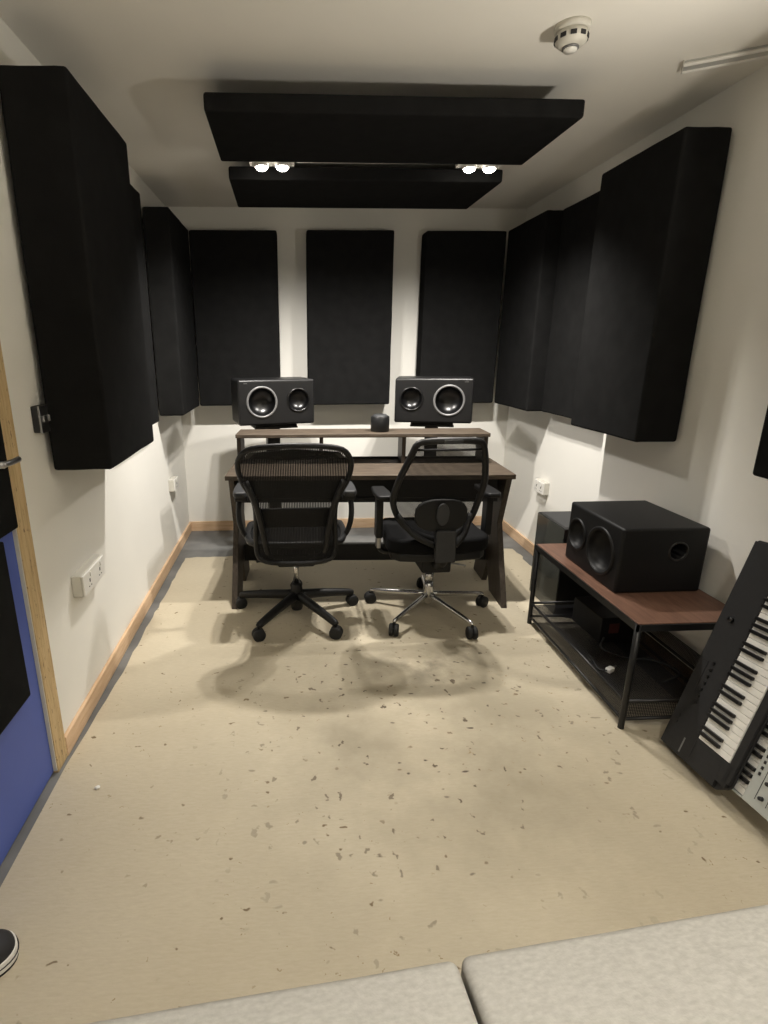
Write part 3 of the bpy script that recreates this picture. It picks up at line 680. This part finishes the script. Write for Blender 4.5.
# silver synth, half hidden behind the black one
sy = thing('synthesizer', (0, 0, 0), 0, 'silver grey synthesizer behind the black keyboard, cut by photo edge', 'keyboard', 'keyboards stood on end'); place(sy, KM @ Matrix.Translation((0, 0, .022)))
SU, SV0, SV1, ST, PV = .030, .212, .56, .038, .357
SU2 = SU+.60
bm = B(); poly = [(SU, SV0), (SU, .40), (SU-.004, .425), (SU+.006, .45), (SU, SV1-.02), (SU+.02, SV1), (SU2, SV1), (SU2, SV0)]
prism(bm, poly, lambda a, b, t: (a, b, t), .016, ST)
box(bm, (SU+.003, PV+.002, 0), (SU2-.005, SV1-.012, .018)); box(bm, (SU+.001, SV0+.001, .002), (SU+.008, PV, .018)); box(bm, (SU2-.02, SV0+.001, .002), (SU2, PV, .018))
obj('body', bm, M['silver'], sy, bevel=.003)
obj('underside', prism(B(), [(a, b) for a, b in poly], lambda a, b, t: (a, b, t), ST-.001, ST+.004), M['black'], sy)
keybed(sy, SU+.010, PV, .138, 3, .016, -1, True)
for i in range(9):
    for j in range(3):
        obj('knob', lathe(B(), [(.007, 0), (.006, .010), (0, .010)], axisM((SU+.045+i*.05, .418+j*.042, 0), (0, 0, -1)), 14), M['inkblack'], sy, smooth=True)
for i in range(16): obj('button', box(B(), (SU+.10+i*.020, .374, -.003), (SU+.110+i*.020, .380, .001)), M['inkblack'], sy)
for i in range(3): obj('panel_line', box(B(), (SU+.03, .397+i*.042, -.0012), (SU2-.04, .3982+i*.042, .001)), M['darkgrey'], sy)

# ------------------------------------------------------------------ sofa in the foreground
sofa = thing('sofa', (.27, .668, 0), math.atan(.102), 'pale grey fabric sofa in the foreground, seat edge towards room', 'sofa')
def cushion(name, x0, x1, y0, y1, z0, z1, seed):
    r = random.Random(seed); bm = box(B(), (x0, y0, z0), (x1, y1, z1))
    bmesh.ops.subdivide_edges(bm, edges=bm.edges, cuts=7, use_grid_fill=True)
    cx, cy = (x0+x1)/2, (y0+y1)/2
    for v in bm.verts:
        fx, fy = (v.co.x-cx)/((x1-x0)/2), (v.co.y-cy)/((y1-y0)/2)
        if v.co.z > (z0+z1)/2: v.co.z += .018*(1-fx*fx)*(1-fy*fy) + r.uniform(-.0015, .0015)
    o = obj(name, bm, M['sofa'], sofa)
    md = o.modifiers.new('b', 'BEVEL'); md.width = .070; md.segments = 6; md.limit_method = 'ANGLE'; md.angle_limit = .8
    for p in o.data.polygons: p.use_smooth = True
    return o
cushion('seat_cushion', -.68, -.004, -.64, .010, .30, .456, 1)
cushion('seat_cushion', .004, .68, -.64, .014, .30, .456, 2)
cushion('seat_cushion', .688, 1.36, -.64, .0, .30, .45, 3)
obj('base', box(B(), (-.70, -.86, .07), (1.38, -.03, .30)), M['sofa'], sofa, bevel=.02)
obj('backrest', box(B(), (-.70, -.90, .30), (1.38, -.66, .78)), M['sofa'], sofa, bevel=.05, seg=4)
for x in (-.64, 1.32):
    for y in (-.82, -.09): obj('leg', box(B(), (x-.02, y-.02, 0), (x+.02, y+.02, .07)), M['black'], sofa)

# ------------------------------------------------------------------ shoe at the left edge
sh = thing('sneaker', (-.835, .965, .004), .70, 'black canvas sneaker with white rubber sole at left photo edge', 'shoe')
def shoe_outline(k): return [(x*k, y*k) for x, y in [(.145, 0), (.135, .032), (.10, .050), (.03, .048), (-.05, .036), (-.11, .036), (-.14, .018), (-.145, 0), (-.14, -.018), (-.11, -.034), (-.05, -.032), (.03, -.044), (.10, -.048), (.135, -.032)]]
so = [(p.x, p.y) for p in smooth_loop([(x, y, 0) for x, y in shoe_outline(1)], 3)]
obj('outsole', prism(B(), so, lambda a, b, t: (a, b, t+.02*max(0, (a-.06))**1*1.0), 0, .006), M['rubber'], sh)
obj('midsole', prism(B(), so, lambda a, b, t: (a*1.01, b*1.02, t+.02*max(0, a-.06)), .006, .036), M['whiteplastic'], sh, bevel=.003)
bm = B(); rings = []
for j, (k, z) in enumerate([(.99, .034), (.98, .044), (.94, .056), (.86, .068), (.70, .078)]):
    rings.append([bm.verts.new((a*k - (1-k)*.05, b*k*(1-.05*j), z + .055*max(0, min(1, (-.0-a*k)/.09))*(j/4))) for a, b in so])
for a, b in zip(rings, rings[1:]):
    for i in range(len(so)): bm.faces.new((a[i], a[(i+1) % len(so)], b[(i+1) % len(so)], b[i]))
bm.faces.new(rings[-1]); obj('upper', bm, M['inkblack'], sh, smooth=True)
obj('pinstripe', tube(B(), [(a*1.022, b*1.04, .022+.02*max(0, a-.06)) for a, b in so], .0015, 6, True), M['inkblack'], sh)
for i in range(4): obj('lace', tube(B(), smooth_path([(.045-i*.025, -.025, .068+.004*i), (.05-i*.025, 0, .079+.005*i), (.045-i*.025, .025, .068+.004*i)]), .0035, 6), M['whiteplastic'], sh, smooth=True)

# paper crumb on the floor sheet
bm = B(); bmesh.ops.create_icosphere(bm, subdivisions=2, radius=.009)
for v in bm.verts: v.co = Vector((v.co.x*1.2, v.co.y, v.co.z*.5))*random.uniform(.75, 1.15)
o = obj('paper_scrap', bm, M['whiteplastic']); o.location = (-.70, 1.585, .0085); tag(o, 'tiny white paper crumb on cream floor near the door', 'paper scrap')
